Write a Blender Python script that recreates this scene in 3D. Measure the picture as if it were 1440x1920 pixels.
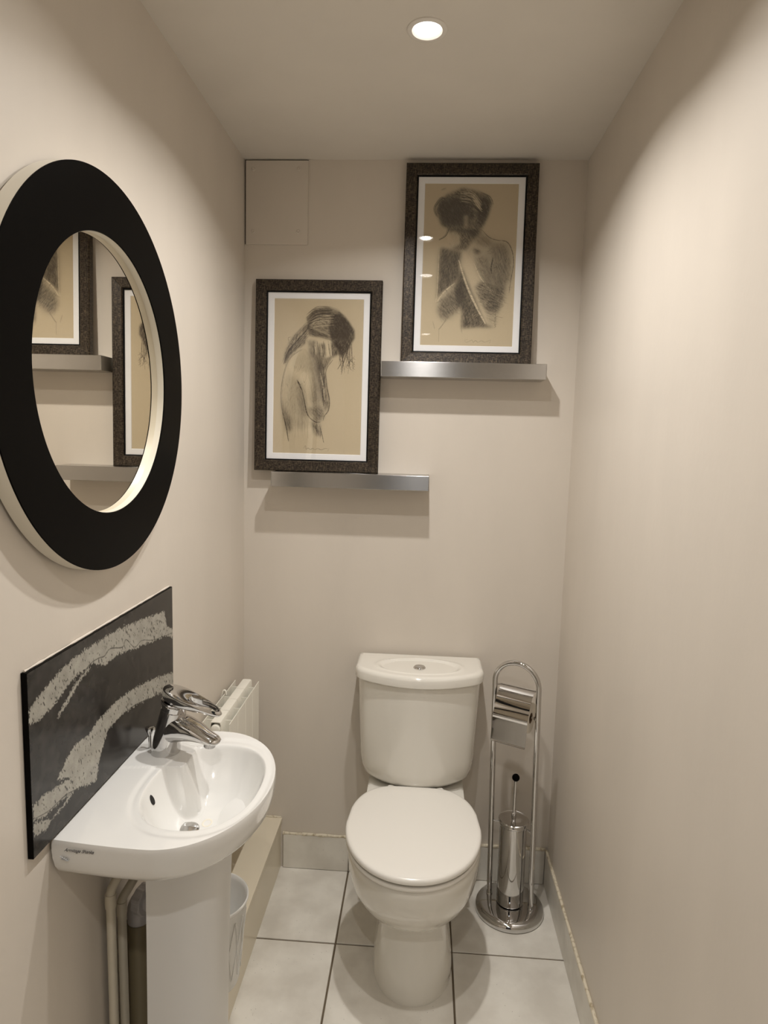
import bpy, bmesh, math, random
import numpy as np
from mathutils import Vector, Matrix
C = bpy.context.scene.collection
for o in list(bpy.data.objects): bpy.data.objects.remove(o)
random.seed(4)
# ------------------------------------------------------------ camera
D, XL, XR, H = 2.092, -0.5824, 0.4574, 2.3255      # back wall y, left wall x, right wall x, ceiling z
F = 1227.81
cd = bpy.data.cameras.new('camera'); cam = bpy.data.objects.new('camera', cd); C.objects.link(cam)
cd.sensor_fit = 'HORIZONTAL'; cd.sensor_width = 36.0; cd.lens = F / 1440 * 36; cd.clip_start = 0.02
r, d, w = Vector((0.997686, 0.062658, 0.026409)), Vector((0.033572, -0.116173, -0.992661)), Vector((-0.059131, 0.991251, -0.118008))
cam.matrix_world = Matrix(((r.x, -d.x, -w.x, 0), (r.y, -d.y, -w.y, 0), (r.z, -d.z, -w.z, 1.5), (0, 0, 0, 1)))
bpy.context.scene.camera = cam
# ------------------------------------------------------------ world and exposure
wd = bpy.data.worlds.new('world'); bpy.context.scene.world = wd; wd.use_nodes = True
wd.node_tree.nodes['Background'].inputs[0].default_value = (0.8, 0.87, 1.0, 1); wd.node_tree.nodes['Background'].inputs[1].default_value = 0.12
vs = bpy.context.scene.view_settings
vs.view_transform = 'Standard'; vs.look = 'None'; vs.gamma = 1; vs.use_curve_mapping = False; vs.exposure = 0.28
LAMPS = [(-0.024, 1.450, 5.6), (-0.020, 1.000, 3.5), (-0.020, -0.140, 4.4)]      # the room's row of ceiling downlights: x, y, watts
LAMP_COL = (1.0, 0.972, 0.935)
HALL_W = 3.0
# ------------------------------------------------------------ materials
def mat(name, col, rough=0.5, metal=0.0, spec=0.5, coat=0.0):
    m = bpy.data.materials.new(name); m.use_nodes = True
    b = m.node_tree.nodes['Principled BSDF']
    b.inputs['Base Color'].default_value = (*col, 1); b.inputs['Roughness'].default_value = rough
    b.inputs['Metallic'].default_value = metal; b.inputs['Specular IOR Level'].default_value = spec
    b.inputs['Coat Weight'].default_value = coat; b.inputs['Coat Roughness'].default_value = 0.04
    return m
def nd(m, t, **kw):
    n = m.node_tree.nodes.new(t)
    for k, v in kw.items():
        if k in n.inputs: n.inputs[k].default_value = v
        else: setattr(n, k, v)
    return n
def ln(m, a, b): m.node_tree.links.new(a, b)
def bsdf(m): return m.node_tree.nodes['Principled BSDF']
def coords(m, scale=(1, 1, 1)):
    t = nd(m, 'ShaderNodeTexCoord'); mp = nd(m, 'ShaderNodeMapping'); mp.inputs['Scale'].default_value = scale
    ln(m, t.outputs['Object'], mp.inputs['Vector']); return mp.outputs[0]
def bump(m, vec, scale, strength, dist=0.001, detail=4):
    n = nd(m, 'ShaderNodeTexNoise', Scale=scale, Detail=detail); ln(m, vec, n.inputs['Vector'])
    b = nd(m, 'ShaderNodeBump', Strength=strength, Distance=dist); ln(m, n.outputs['Fac'], b.inputs['Height'])
    ln(m, b.outputs[0], bsdf(m).inputs['Normal']); return n
def vary(m, vec, scale, c0, c1, lo=0.35, hi=0.65, detail=6):
    n = nd(m, 'ShaderNodeTexNoise', Scale=scale, Detail=detail); ln(m, vec, n.inputs['Vector'])
    rp = nd(m, 'ShaderNodeValToRGB'); e = rp.color_ramp.elements
    e[0].position = lo; e[0].color = (*c0, 1); e[1].position = hi; e[1].color = (*c1, 1)
    ln(m, n.outputs['Fac'], rp.inputs[0]); ln(m, rp.outputs[0], bsdf(m).inputs['Base Color']); return rp
def wall_mat(name, c, k=0.025, sp=0.35, ro=0.42):
    m = mat(name, c, ro, spec=sp); v = coords(m, (1, 1, 0.35))
    vary(m, v, 5, tuple(x * (1 - k) for x in c), tuple(min(1, x * (1 + k)) for x in c))
    v2 = coords(m, (1, 1, 0.7)); bump(m, v2, 60, 0.25, 0.0012, 5); return m
WALLC = (0.70, 0.638, 0.560)
M_wall = wall_mat('wall_paint', WALLC)
M_ceil = wall_mat('ceiling_paint', (0.76, 0.715, 0.645), 0.02, 0.2, 0.6)
M_white = mat('white_ceramic', (0.83, 0.82, 0.79), 0.12, coat=0.6)
M_pan = mat('toilet_ceramic', (0.80, 0.77, 0.70), 0.10, coat=0.6)
M_seat = mat('seat_plastic', (0.83, 0.80, 0.74), 0.22)
M_chrome = mat('chrome', (0.64, 0.63, 0.62), 0.05, 1.0)
M_steel = mat('brushed_steel', (0.50, 0.49, 0.48), 0.24, 1.0); bump(M_steel, coords(M_steel, (4, 60, 900)), 3, 0.10, 0.0004, 3)
bsdf(M_steel).inputs['Anisotropic'].default_value = 0.93; bsdf(M_steel).inputs['Anisotropic Rotation'].default_value = 0.25; TG = nd(M_steel, 'ShaderNodeTangent', direction_type='RADIAL', axis='Z'); ln(M_steel, TG.outputs[0], bsdf(M_steel).inputs['Tangent'])
M_satin = mat('satin_steel', (0.5, 0.48, 0.44), 0.38, 1.0)
M_black = mat('black_lacquer', (0.0045, 0.004, 0.0035), 0.36, spec=0.03)
M_cream = mat('cream_paint', (0.78, 0.73, 0.62), 0.35)
M_rad = mat('radiator_enamel', (0.86, 0.83, 0.74), 0.3)
M_boxing = mat('boxing_gloss_paint', (0.76, 0.68, 0.53), 0.3)
M_mirror = mat('mirror_silver', (0.88, 0.84, 0.76), 0.004, 1.0)
M_pipe = mat('painted_pipe', (0.66, 0.60, 0.48), 0.4); bump(M_pipe, coords(M_pipe), 90, 0.4, 0.001)
M_soil = mat('shaded_pipe_brown', (0.27, 0.22, 0.13), 0.5)  # wall-coloured pipe, darkened to brown for the shade behind the pedestal
M_plastic = mat('grey_white_plastic', (0.66, 0.63, 0.63), 0.35)
M_bin = mat('white_bin_plastic', (0.80, 0.79, 0.76), 0.22)
M_dark = mat('dark_hole', (0.01, 0.009, 0.008), 0.7)
M_mount = mat('white_mount', (0.92, 0.92, 0.93), 0.7)
M_blklip = mat('black_lip', (0.004, 0.004, 0.004), 0.5, spec=0.1)
M_ink = mat('black_ink', (0.03, 0.03, 0.04), 0.6)
M_greyink = mat('grey_ink', (0.55, 0.55, 0.55), 0.6)
M_paper = mat('tissue_paper', (0.78, 0.73, 0.64), 0.9)
M_card = mat('cardboard_core', (0.24, 0.16, 0.10), 0.9)
M_grout = mat('brown_grout', (0.15, 0.115, 0.075), 0.9)
M_seal = mat('cream_sealant', (0.66, 0.58, 0.42), 0.5); vary(M_seal, coords(M_seal), 70, (0.42, 0.34, 0.22), (0.72, 0.65, 0.51), 0.33, 0.5); bump(M_seal, coords(M_seal), 120, 0.6, 0.002)
M_tile = mat('stone_tile', (0.6, 0.56, 0.5), 0.38, spec=0.4)
vary(M_tile, coords(M_tile), 9, (0.66, 0.62, 0.55), (0.80, 0.765, 0.69), 0.36, 0.64)
bump(M_tile, coords(M_tile), 35, 0.3, 0.002)
# few dark specks on the tiles
def specks(m, scale=75, th=0.055, dark=(0.12, 0.09, 0.06)):
    nt = m.node_tree; src = bsdf(m).inputs['Base Color'].links[0].from_socket
    v = nd(m, 'ShaderNodeTexVoronoi', Scale=scale); ln(m, coords(m), v.inputs['Vector'])
    n = nd(m, 'ShaderNodeTexNoise', Scale=9.0); ln(m, coords(m), n.inputs['Vector'])
    a = nd(m, 'ShaderNodeMath', operation='LESS_THAN'); a.inputs[1].default_value = th; ln(m, v.outputs['Distance'], a.inputs[0])
    b = nd(m, 'ShaderNodeMath', operation='GREATER_THAN'); b.inputs[1].default_value = 0.55; ln(m, n.outputs['Fac'], b.inputs[0])
    c = nd(m, 'ShaderNodeMath', operation='MULTIPLY'); ln(m, a.outputs[0], c.inputs[0]); ln(m, b.outputs[0], c.inputs[1])
    x = nd(m, 'ShaderNodeMixRGB'); x.inputs[2].default_value = (*dark, 1); ln(m, c.outputs[0], x.inputs[0]); ln(m, src, x.inputs[1])
    ln(m, x.outputs[0], bsdf(m).inputs['Base Color'])
specks(M_tile)
def woven():
    m = mat('woven_bronze', (0.1, 0.08, 0.05), 0.42, 0.35); b = bsdf(m)
    n1 = nd(m, 'ShaderNodeTexNoise', Scale=1.0, Detail=3); ln(m, coords(m, (90, 90, 700)), n1.inputs['Vector'])
    n2 = nd(m, 'ShaderNodeTexNoise', Scale=1.0, Detail=3); ln(m, coords(m, (700, 700, 90)), n2.inputs['Vector'])
    mx = nd(m, 'ShaderNodeMath', operation='MAXIMUM'); ln(m, n1.outputs['Fac'], mx.inputs[0]); ln(m, n2.outputs['Fac'], mx.inputs[1])
    rp = nd(m, 'ShaderNodeValToRGB'); e = rp.color_ramp.elements
    e[0].position = 0.50; e[0].color = (0.012, 0.008, 0.005, 1); e[1].position = 0.80; e[1].color = (0.20, 0.15, 0.10, 1)
    ln(m, mx.outputs[0], rp.inputs[0]); ln(m, rp.outputs[0], b.inputs['Base Color'])
    bp = nd(m, 'ShaderNodeBump', Strength=0.6, Distance=0.0006); ln(m, mx.outputs[0], bp.inputs['Height']); ln(m, bp.outputs[0], b.inputs['Normal'])
    return m
M_woven = woven()
def attr_mat(name, rough, spec=0.5):
    m = mat(name, (1, 1, 1), rough, spec=spec); a = nd(m, 'ShaderNodeAttribute'); a.attribute_name = 'Col'
    ln(m, a.outputs['Color'], bsdf(m).inputs['Base Color']); return m
def glass_mat():
    m = bpy.data.materials.new('picture_glass'); m.use_nodes = True; nt = m.node_tree; nt.nodes.clear()
    out = nt.nodes.new('ShaderNodeOutputMaterial'); mx = nt.nodes.new('ShaderNodeMixShader')
    tr = nt.nodes.new('ShaderNodeBsdfTransparent'); gl = nt.nodes.new('ShaderNodeBsdfGlossy'); lw = nt.nodes.new('ShaderNodeLayerWeight'); fr = nt.nodes.new('ShaderNodeMath'); fr.operation = 'POWER'; fr.inputs[1].default_value = 5.0; ma = nt.nodes.new('ShaderNodeMath'); ma.operation = 'MULTIPLY_ADD'; ma.inputs[1].default_value = 0.94; ma.inputs[2].default_value = 0.045
    gl.inputs['Roughness'].default_value = 0.002; nt.links.new(lw.outputs['Facing'], fr.inputs[0]); nt.links.new(fr.outputs[0], ma.inputs[0]); nt.links.new(ma.outputs[0], mx.inputs[0]); nt.links.new(tr.outputs[0], mx.inputs[1]); nt.links.new(gl.outputs[0], mx.inputs[2]); nt.links.new(mx.outputs[0], out.inputs[0])
    return m
M_glass = glass_mat()
def emit_mat(name, col, s):
    m = mat(name, (1, 1, 1), 0.5); bsdf(m).inputs['Emission Color'].default_value = (*col, 1); bsdf(m).inputs['Emission Strength'].default_value = s; return m
M_lens = emit_mat('lamp_lens', (1, 0.96, 0.9), 6.0)
# ------------------------------------------------------------ mesh helpers
def obj(name, bm, m, parent=None, smooth=False, loc=None, angle=40):
    me = bpy.data.meshes.new(name)
    if isinstance(bm, bmesh.types.BMesh):
        bmesh.ops.recalc_face_normals(bm, faces=bm.faces); bm.to_mesh(me); bm.free()
    else: me = bm
    me.materials.append(m); o = bpy.data.objects.new(name, me); C.objects.link(o)
    if smooth:
        for p in me.polygons: p.use_smooth = True
        me.set_sharp_from_angle(angle=math.radians(angle))
    if parent: o.parent = parent; o.matrix_parent_inverse = Matrix.Translation(-Vector(parent.location)) if not parent.rotation_euler.x else Matrix()
    if loc: o.location = loc
    return o
def tag(o, label=None, cat=None, group=None, kind=None):
    if label: o['label'] = label
    if cat: o['category'] = cat
    if group: o['group'] = group
    if kind: o['kind'] = kind
    return o
def thing(name, label, cat, loc=(0, 0, 0), group=None, rot=None):
    o = bpy.data.objects.new(name, None); C.objects.link(o); o.location = loc; o.empty_display_size = 0.05
    if rot: o.rotation_euler = rot
    return tag(o, label, cat, group)
def box(bm, x0, x1, y0, y1, z0, z1, bev=0.0, seg=2):
    t = bmesh.new(); bmesh.ops.create_cube(t, size=1.0)
    for v in t.verts: v.co = Vector(((x0 + x1) / 2 + v.co.x * (x1 - x0), (y0 + y1) / 2 + v.co.y * (y1 - y0), (z0 + z1) / 2 + v.co.z * (z1 - z0)))
    if bev: bmesh.ops.bevel(t, geom=list(t.edges), offset=bev, segments=seg, affect='EDGES', profile=0.5)
    join(bm, t)
def join(bm, t):
    me = bpy.data.meshes.new('t'); t.to_mesh(me); t.free(); bm.from_mesh(me); bpy.data.meshes.remove(me)
def bx(*a, **k): bm = bmesh.new(); box(bm, *a, **k); return bm
def loft(bm, rings, cap0=True, cap1=True, closed=True):
    vs_ = [[bm.verts.new(p) for p in rg] for rg in rings]; n = len(rings[0])
    for a, b in zip(vs_, vs_[1:]):
        for i in range(n if closed else n - 1):
            j = (i + 1) % n
            try: bm.faces.new((a[i], a[j], b[j], b[i]))
            except ValueError: pass
    if cap0: bm.faces.new(vs_[0][::-1])
    if cap1: bm.faces.new(vs_[-1])
    return bm
def lathe(prof, c=(0, 0, 0), axis=(0, 0, 1), n=40, caps=(True, True), bm=None):
    bm = bm or bmesh.new(); ax = Vector(axis).normalized(); u = ax.orthogonal().normalized(); v = ax.cross(u); c = Vector(c)
    loft(bm, [[c + ax * h + u * (rr * math.cos(2 * math.pi * i / n)) + v * (rr * math.sin(2 * math.pi * i / n)) for i in range(n)] for rr, h in prof], *caps)
    return bm
def smooth_path(pts, k=8):
    P = [Vector(p) for p in pts]; P = [P[0] * 2 - P[1]] + P + [P[-1] * 2 - P[-2]]; out = []
    for i in range(1, len(P) - 2):
        for j in range(k):
            t = j / k; a, b, c, e = P[i - 1:i + 3]
            out.append(0.5 * ((2 * b) + (c - a) * t + (2 * a - 5 * b + 4 * c - e) * t * t + (3 * b - a - 3 * c + e) * t ** 3))
    return out + [P[-2]]
def tube(pts, rad, n=16, bm=None, smooth=True, k=8, flat=1.0, up=None):
    bm = bm or bmesh.new(); P = smooth_path(pts, k) if smooth else [Vector(p) for p in pts]
    R = rad if callable(rad) else (lambda t: rad); rings = []; u = None
    for i, p in enumerate(P):
        t = (P[min(i + 1, len(P) - 1)] - P[max(i - 1, 0)]).normalized()
        if u is None: u = Vector(up) if up else t.orthogonal()
        u = (u - t * u.dot(t)).normalized(); v = t.cross(u); rr = R(i / (len(P) - 1))
        ru, rv = rr if isinstance(rr, tuple) else (rr, rr * flat)
        rings.append([p + u * (ru * math.cos(2 * math.pi * j / n)) + v * (rv * math.sin(2 * math.pi * j / n)) for j in range(n)])
    return loft(bm, rings)
def ball(c, rad, bm=None, n=16, s=(1, 1, 1)):
    bm = bm or bmesh.new(); t = bmesh.new(); bmesh.ops.create_uvsphere(t, u_segments=n, v_segments=n // 2 + 2, radius=rad)
    for v in t.verts: v.co = Vector((v.co.x * s[0], v.co.y * s[1], v.co.z * s[2])) + Vector(c)
    join(bm, t); return bm
def struct(name, bm, m, **k): o = obj(name, bm, m, **k); o['kind'] = 'structure'; return o
# ------------------------------------------------------------ the room
YF = -0.62          # wall with the doorway, behind the photographer
T = 0.08
struct('wall_back', bx(XL - T, XR + T, D, D + T, -0.05, H + T), M_wall)
struct('wall_left', bx(XL - T, XL, YF - T, D, -0.05, H + T), M_wall)
struct('wall_right', bx(XR, XR + T, YF - T, D, -0.05, H + T), M_wall)
b = bmesh.new(); box(b, XL, XL + 0.14, YF - T, YF, 0, H); box(b, XR - 0.14, XR, YF - T, YF, 0, H); box(b, XL + 0.14, XR - 0.14, YF - T, YF, 2.03, H)
struct('wall_front', b, M_wall)
# ceiling with round holes for the downlights
b = bmesh.new(); RH = 0.034
xs = [XL, XR]; ys = [YF - T]
cells = []
for (lx, ly, _) in sorted(LAMPS, key=lambda q: q[1]): cells.append((lx, ly))
y = YF - T
for lx, ly in cells:
    e = 0.05
    box(b, XL, XR, y, ly - e, H, H + 0.05); box(b, XL, lx - e, ly - e, ly + e, H, H + 0.05); box(b, lx + e, XR, ly - e, ly + e, H, H + 0.05)
    n = 48; inn, outr = [], []
    for i in range(n):
        a = 2 * math.pi * i / n; c_, s_ = math.cos(a), math.sin(a); q = e / max(abs(c_), abs(s_))
        inn.append((lx + RH * c_, ly + RH * s_)); outr.append((lx + q * c_, ly + q * s_))
    loft(b, [[(p[0], p[1], H) for p in outr], [(p[0], p[1], H) for p in inn], [(p[0], p[1], H + 0.05) for p in inn]], False, False)
    y = ly + e
box(b, XL, XR, y, D, H, H + 0.05)
box(b, XL - T, XR + T, YF - T, D + T, H + 0.06, H + T)
struct('ceiling', b, M_ceil)
# floor: grout bed and the single tiles
fl = struct('floor', bx(XL, XR, YF, D, -0.05, -0.0035), M_grout)
S = 0.3420; x0, y0 = -0.2150, 1.7640; g = 0.0027; lib = {}
for i in range(-2, 3):
    for j in range(-7, 2):
        ax, bx_ = max(x0 + i * S + g, XL), min(x0 + (i + 1) * S - g, XR); ay, by = max(y0 + j * S + g, YF), min(y0 + (j + 1) * S - g, D)
        if bx_ - ax < 0.02 or by - ay < 0.02: continue
        o = obj('tile', bx(ax, bx_, ay, by, -0.012, random.uniform(-0.0004, 0.0004), bev=0.0012, seg=1), M_tile, fl)
# tiled skirting, one object per tile
def skirting(name, spans, fixed, axis, h, t):
    a0, a1 = spans[0][0], spans[-1][1]
    bk = bx(a0, a1, fixed - 0.003, fixed, 0, h - 0.002) if axis == 'x' else bx(fixed - 0.003, fixed, a0, a1, 0, h - 0.002)
    o = struct(name, bk, M_grout)
    for s0, s1 in spans:
        q = (s0 + 0.0013, s1 - 0.0013)
        bm = bx(q[0], q[1], fixed - t, fixed - 0.0005, 0.0015, h, bev=0.0012, seg=1) if axis == 'x' else bx(fixed - t, fixed - 0.0005, q[0], q[1], 0.0015, h, bev=0.0012, seg=1)
        obj('tile', bm, M_tile, o)
    pts = [(a0 + (a1 - a0) * k / 60, fixed - t * 0.55 + random.uniform(-.0008, .0008), h + 0.001) if axis == 'x' else (fixed - t * 0.55, a0 + (a1 - a0) * k / 60, h + random.uniform(0, .0012)) for k in range(61)]
    obj('sealant', tube(pts, lambda q: (0.0052 + random.uniform(-.0008, .0008)), n=8, smooth=False, up=(0, 0, 1)), M_seal, o, smooth=True)
skirting('baseboard_back', [(-0.444, -0.215), (-0.215, 0.127), (0.127, XR - 0.008)], D, 'x', 0.125, 0.008)
skirting('baseboard_right', [(YF, -0.29), (-0.29, 0.05), (0.05, 0.393), (0.393, 0.735), (0.735, 1.077), (1.077, 1.418), (1.418, 1.757), (1.757, D - 0.008)], XR, 'y', 0.122, 0.008)
# hallway beyond the doorway
M_hall = mat('hall_paint', (0.16, 0.15, 0.14), 0.7); M_hfloor = mat('hall_floor', (0.16, 0.11, 0.07), 0.5)
struct('wall_hall_end', bx(-1.1, 1.0, YF - 1.35, YF - 1.3, 0, 2.4), M_hall)
struct('wall_hall_left', bx(-1.15, -1.1, YF - 1.3, YF - T, 0, 2.4), M_hall); struct('wall_hall_right', bx(1.0, 1.05, YF - 1.3, YF - T, 0, 2.4), M_hall)
b = bmesh.new(); box(b, -1.1, XL - T, YF - T - 0.02, YF - T, 0, 2.4); box(b, XR + T, 1.0, YF - T - 0.02, YF - T, 0, 2.4); struct('wall_hall_near', b, M_hall)
struct('ceiling_hall', bx(-1.1, 1.0, YF - 1.3, YF - T, 2.4, 2.45), M_hall); struct('floor_hall', bx(-1.1, 1.0, YF - 1.3, YF, -0.055, -0.051 + 0.05), M_hfloor)
b = bmesh.new()
for sx in (XL + 0.14, XR - 0.14 - 0.03): box(b, sx, sx + 0.03, YF - T - 0.01, YF + 0.01, 0, 2.03)
box(b, XL + 0.14, XR - 0.14, YF - T - 0.01, YF + 0.01, 2.0, 2.03); struct('trim_1', b, M_cream)
# ------------------------------------------------------------ downlights
M_bezel = mat('nickel_white_bezel', (0.82, 0.78, 0.72), 0.35)
LBL = ['round recessed ceiling downlight shining above the toilet, the one in view', 'second recessed downlight, above the basin, out of frame', 'third recessed downlight, behind the camera near the door']
for k, (lx, ly, pw) in enumerate(LAMPS):
    t = thing('ceiling_downlight', LBL[k], 'light', (lx, ly, H), 'recessed downlights in a row along the ceiling')
    obj('bezel', lathe([(0.0335, 0.012), (0.0282, 0.0005), (0.0315, -0.0035), (0.038, -0.0042), (0.0410, -0.0022), (0.0415, 0.0), (0.0345, 0.0005), (0.0335, 0.012)], (lx, ly, H), n=56, caps=(False, False)), M_bezel, t, smooth=True)
    obj('lens', lathe([(0.0275, 0.003), (0.0275, 0.006)], (lx, ly, H), n=40), M_lens, t)
    L = bpy.data.lights.new('downlight_beam', 'AREA'); L.shape = 'DISK'; L.size = 0.040; L.energy = pw; L.color = LAMP_COL; L.spread = math.radians(139)
    lo = bpy.data.objects.new('downlight_beam', L); C.objects.link(lo); lo.location = (lx, ly, H - 0.0005)
L = bpy.data.lights.new('hall_fill', 'AREA'); L.shape = 'DISK'; L.size = 0.25; L.energy = HALL_W; L.color = (0.80, 0.88, 1.0)  # added cool fill light; no lamp is known in the unseen hallway
lo = bpy.data.objects.new('hall_fill', L); C.objects.link(lo); lo.location = (0, YF - 0.55, 2.385)
# ------------------------------------------------------------ access panel
t = thing('access_panel', 'square wall-coloured access panel with four screw caps, top left of back wall', 'panel', (-0.48, D, 2.2))
obj('cover_plate', bx(-0.577, -0.383, D - 0.006, D + 0.0, 2.0745, 2.3215, bev=0.0012), M_wall, t)
obj('shadow_gap', bx(-0.5800, -0.3835, D - 0.0022, D, 2.0760, 2.3240), M_dark, t)  # dark sheet painted as the shadow in the gap round the plate
for sx in (-0.553, -0.412):
    for sz in (2.113, 2.296):
        obj('screw_cap', lathe([(0.0065, 0), (0.0065, 0.001), (0.0045, 0.0026), (0.0028, 0.0024), (0.0015, 0.001)], (sx, D - 0.006, sz), (0, -1, 0), n=20, caps=(False, True)), M_wall, t, smooth=True)
# ------------------------------------------------------------ painting helpers (flat prints as colour attributes)
def blur(a, s):
    if s <= 0: return a
    k = int(3 * s) + 1; x = np.arange(-k, k + 1); q = np.exp(-x * x / (2 * s * s)); q /= q.sum()
    a = np.apply_along_axis(lambda r_: np.convolve(np.pad(r_, k, mode='edge'), q, 'valid'), 0, a)
    return np.apply_along_axis(lambda r_: np.convolve(np.pad(r_, k, mode='edge'), q, 'valid'), 1, a)
class Paint:
    def __init__(s, w_, h_, cmap, seed=1):
        s.w, s.h, s.cmap = w_, h_, cmap; s.rng = np.random.default_rng(seed)
        s.Y, s.X = np.mgrid[0:h_, 0:w_].astype(float); s.ink = np.zeros((h_, w_)); s.lite = np.zeros((h_, w_))
    def pts(s, P): return np.array([(s.cmap(*p)[0] * s.w, s.cmap(*p)[1] * s.h) for p in P])
    def poly(s, P, soft=2.0):
        q = s.pts(P); m = np.zeros((s.h, s.w), bool); n = len(q)
        for i in range(n):
            (x1, y1), (x2, y2) = q[i], q[(i + 1) % n]
            if y1 == y2: continue
            m ^= ((y1 > s.Y) != (y2 > s.Y)) & (s.X < (x2 - x1) * (s.Y - y1) / (y2 - y1) + x1)
        return blur(m.astype(float), soft)
    def grain(s, ang, ln_=9, fine=0.8):
        n = s.rng.random((s.h, s.w)); a = math.radians(ang); acc = np.zeros_like(n)
        for k in range(-ln_, ln_ + 1): acc += np.roll(np.roll(n, int(round(k * math.sin(a))), 0), int(round(k * math.cos(a))), 1)
        acc = blur(acc, fine); acc = (acc - acc.mean()) / acc.std(); return acc
    def fill(s, P, v, soft=3, ang=60, tex=0.3, light=False):
        m = s.poly(P, soft * .7) * np.clip((v if light else v ** .80) * (1 + .55 * tex * s.grain(ang, 6, .6) + .10 * s.grain(ang + 50, 3, .5)), 0, .97)
        if light: s.lite = np.maximum(s.lite, m)
        else: s.ink = 1 - (1 - s.ink) * (1 - m)
    def line(s, P, wd_, v, soft=0.6, light=False, jit=0.0):
        q = smooth_path([(x, y, 0) for x, y in s.pts(P)], 10); m = np.zeros((s.h, s.w)); n = len(q)
        for i in range(n - 1):
            t_ = i / (n - 1); ww = max(0.35, wd_ * (0.35 + 0.65 * math.sin(math.pi * min(1, max(0, t_ * .9 + .05)))))
            a_, b_ = q[i], q[i + 1]; x1, x2 = sorted((a_.x, b_.x)); y1, y2 = sorted((a_.y, b_.y)); pd = ww * 2 + 3
            sx0, sx1, sy0, sy1 = int(max(0, x1 - pd)), int(min(s.w, x2 + pd + 1)), int(max(0, y1 - pd)), int(min(s.h, y2 + pd + 1))
            if sx1 <= sx0 or sy1 <= sy0: continue
            X, Y = s.X[sy0:sy1, sx0:sx1], s.Y[sy0:sy1, sx0:sx1]; dx, dy = b_.x - a_.x, b_.y - a_.y; L2 = dx * dx + dy * dy + 1e-6
            tt = np.clip(((X - a_.x) * dx + (Y - a_.y) * dy) / L2, 0, 1); dd = np.hypot(X - a_.x - tt * dx, Y - a_.y - tt * dy)
            m[sy0:sy1, sx0:sx1] = np.maximum(m[sy0:sy1, sx0:sx1], np.clip((ww - dd) / max(soft, .3) + .5, 0, 1))
        m = m * v ** .8 * np.clip(1 + 0.25 * s.grain(30, 3), 0.3, 1.2)
        if light: s.ink = s.ink * (1 - np.clip(m, 0, 1)); s.lite = np.maximum(s.lite, m)
        else: s.ink = 1 - (1 - s.ink) * (1 - np.clip(m, 0, 1))
    def hatch(s, P, n, wd_, v, spread, light=False):
        for i in range(n):
            ox, oy = s.rng.normal(0, spread, 2); s.line([(x + ox + s.rng.normal(0, spread * .25), y + oy + s.rng.normal(0, spread * .25)) for x, y in P], wd_ * s.rng.uniform(.5, 1.3), v * s.rng.uniform(.5, 1), light=light)
def print_mesh(name, rgb, fn):                      # fn(u, v) -> point; u right, v down; rgb (h, w, 3) linear
    h_, w_ = rgb.shape[:2]; u, v = np.meshgrid(np.linspace(0, 1, w_), np.linspace(0, 1, h_)); co = fn(u, v).reshape(-1, 3)
    idx = np.arange(w_ * h_).reshape(h_, w_); q = np.stack([idx[:-1, :-1], idx[1:, :-1], idx[1:, 1:], idx[:-1, 1:]], -1).reshape(-1, 4)
    me = bpy.data.meshes.new(name); me.vertices.add(len(co)); me.vertices.foreach_set('co', co.ravel())
    me.loops.add(q.size); me.loops.foreach_set('vertex_index', q.ravel().astype(np.int32))
    me.polygons.add(len(q)); me.polygons.foreach_set('loop_start', np.arange(0, q.size, 4, dtype=np.int32))
    me.update(calc_edges=True); ca = me.color_attributes.new('Col', 'FLOAT_COLOR', 'POINT')
    ca.data.foreach_set('color', np.concatenate([rgb.reshape(-1, 3), np.ones((w_ * h_, 1))], 1).astype(np.float32).ravel()); return me
def lin(c): return np.array([(x / 255 / 12.92) if x < 10 else ((x / 255 + .055) / 1.055) ** 2.4 for x in c])
def to_rgb(p, paper, inkc, litec):
    k = np.clip(p.ink, 0, 1)[..., None]; l = np.clip(p.lite, 0, 1)[..., None]
    base = lin(paper) * (1 + 0.03 * blur(p.rng.normal(0, 1, (p.h, p.w)), .7)[..., None])
    base = base * (1 - l) + lin(litec) * l
    return base * (1 - k) + lin(inkc) * k
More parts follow.
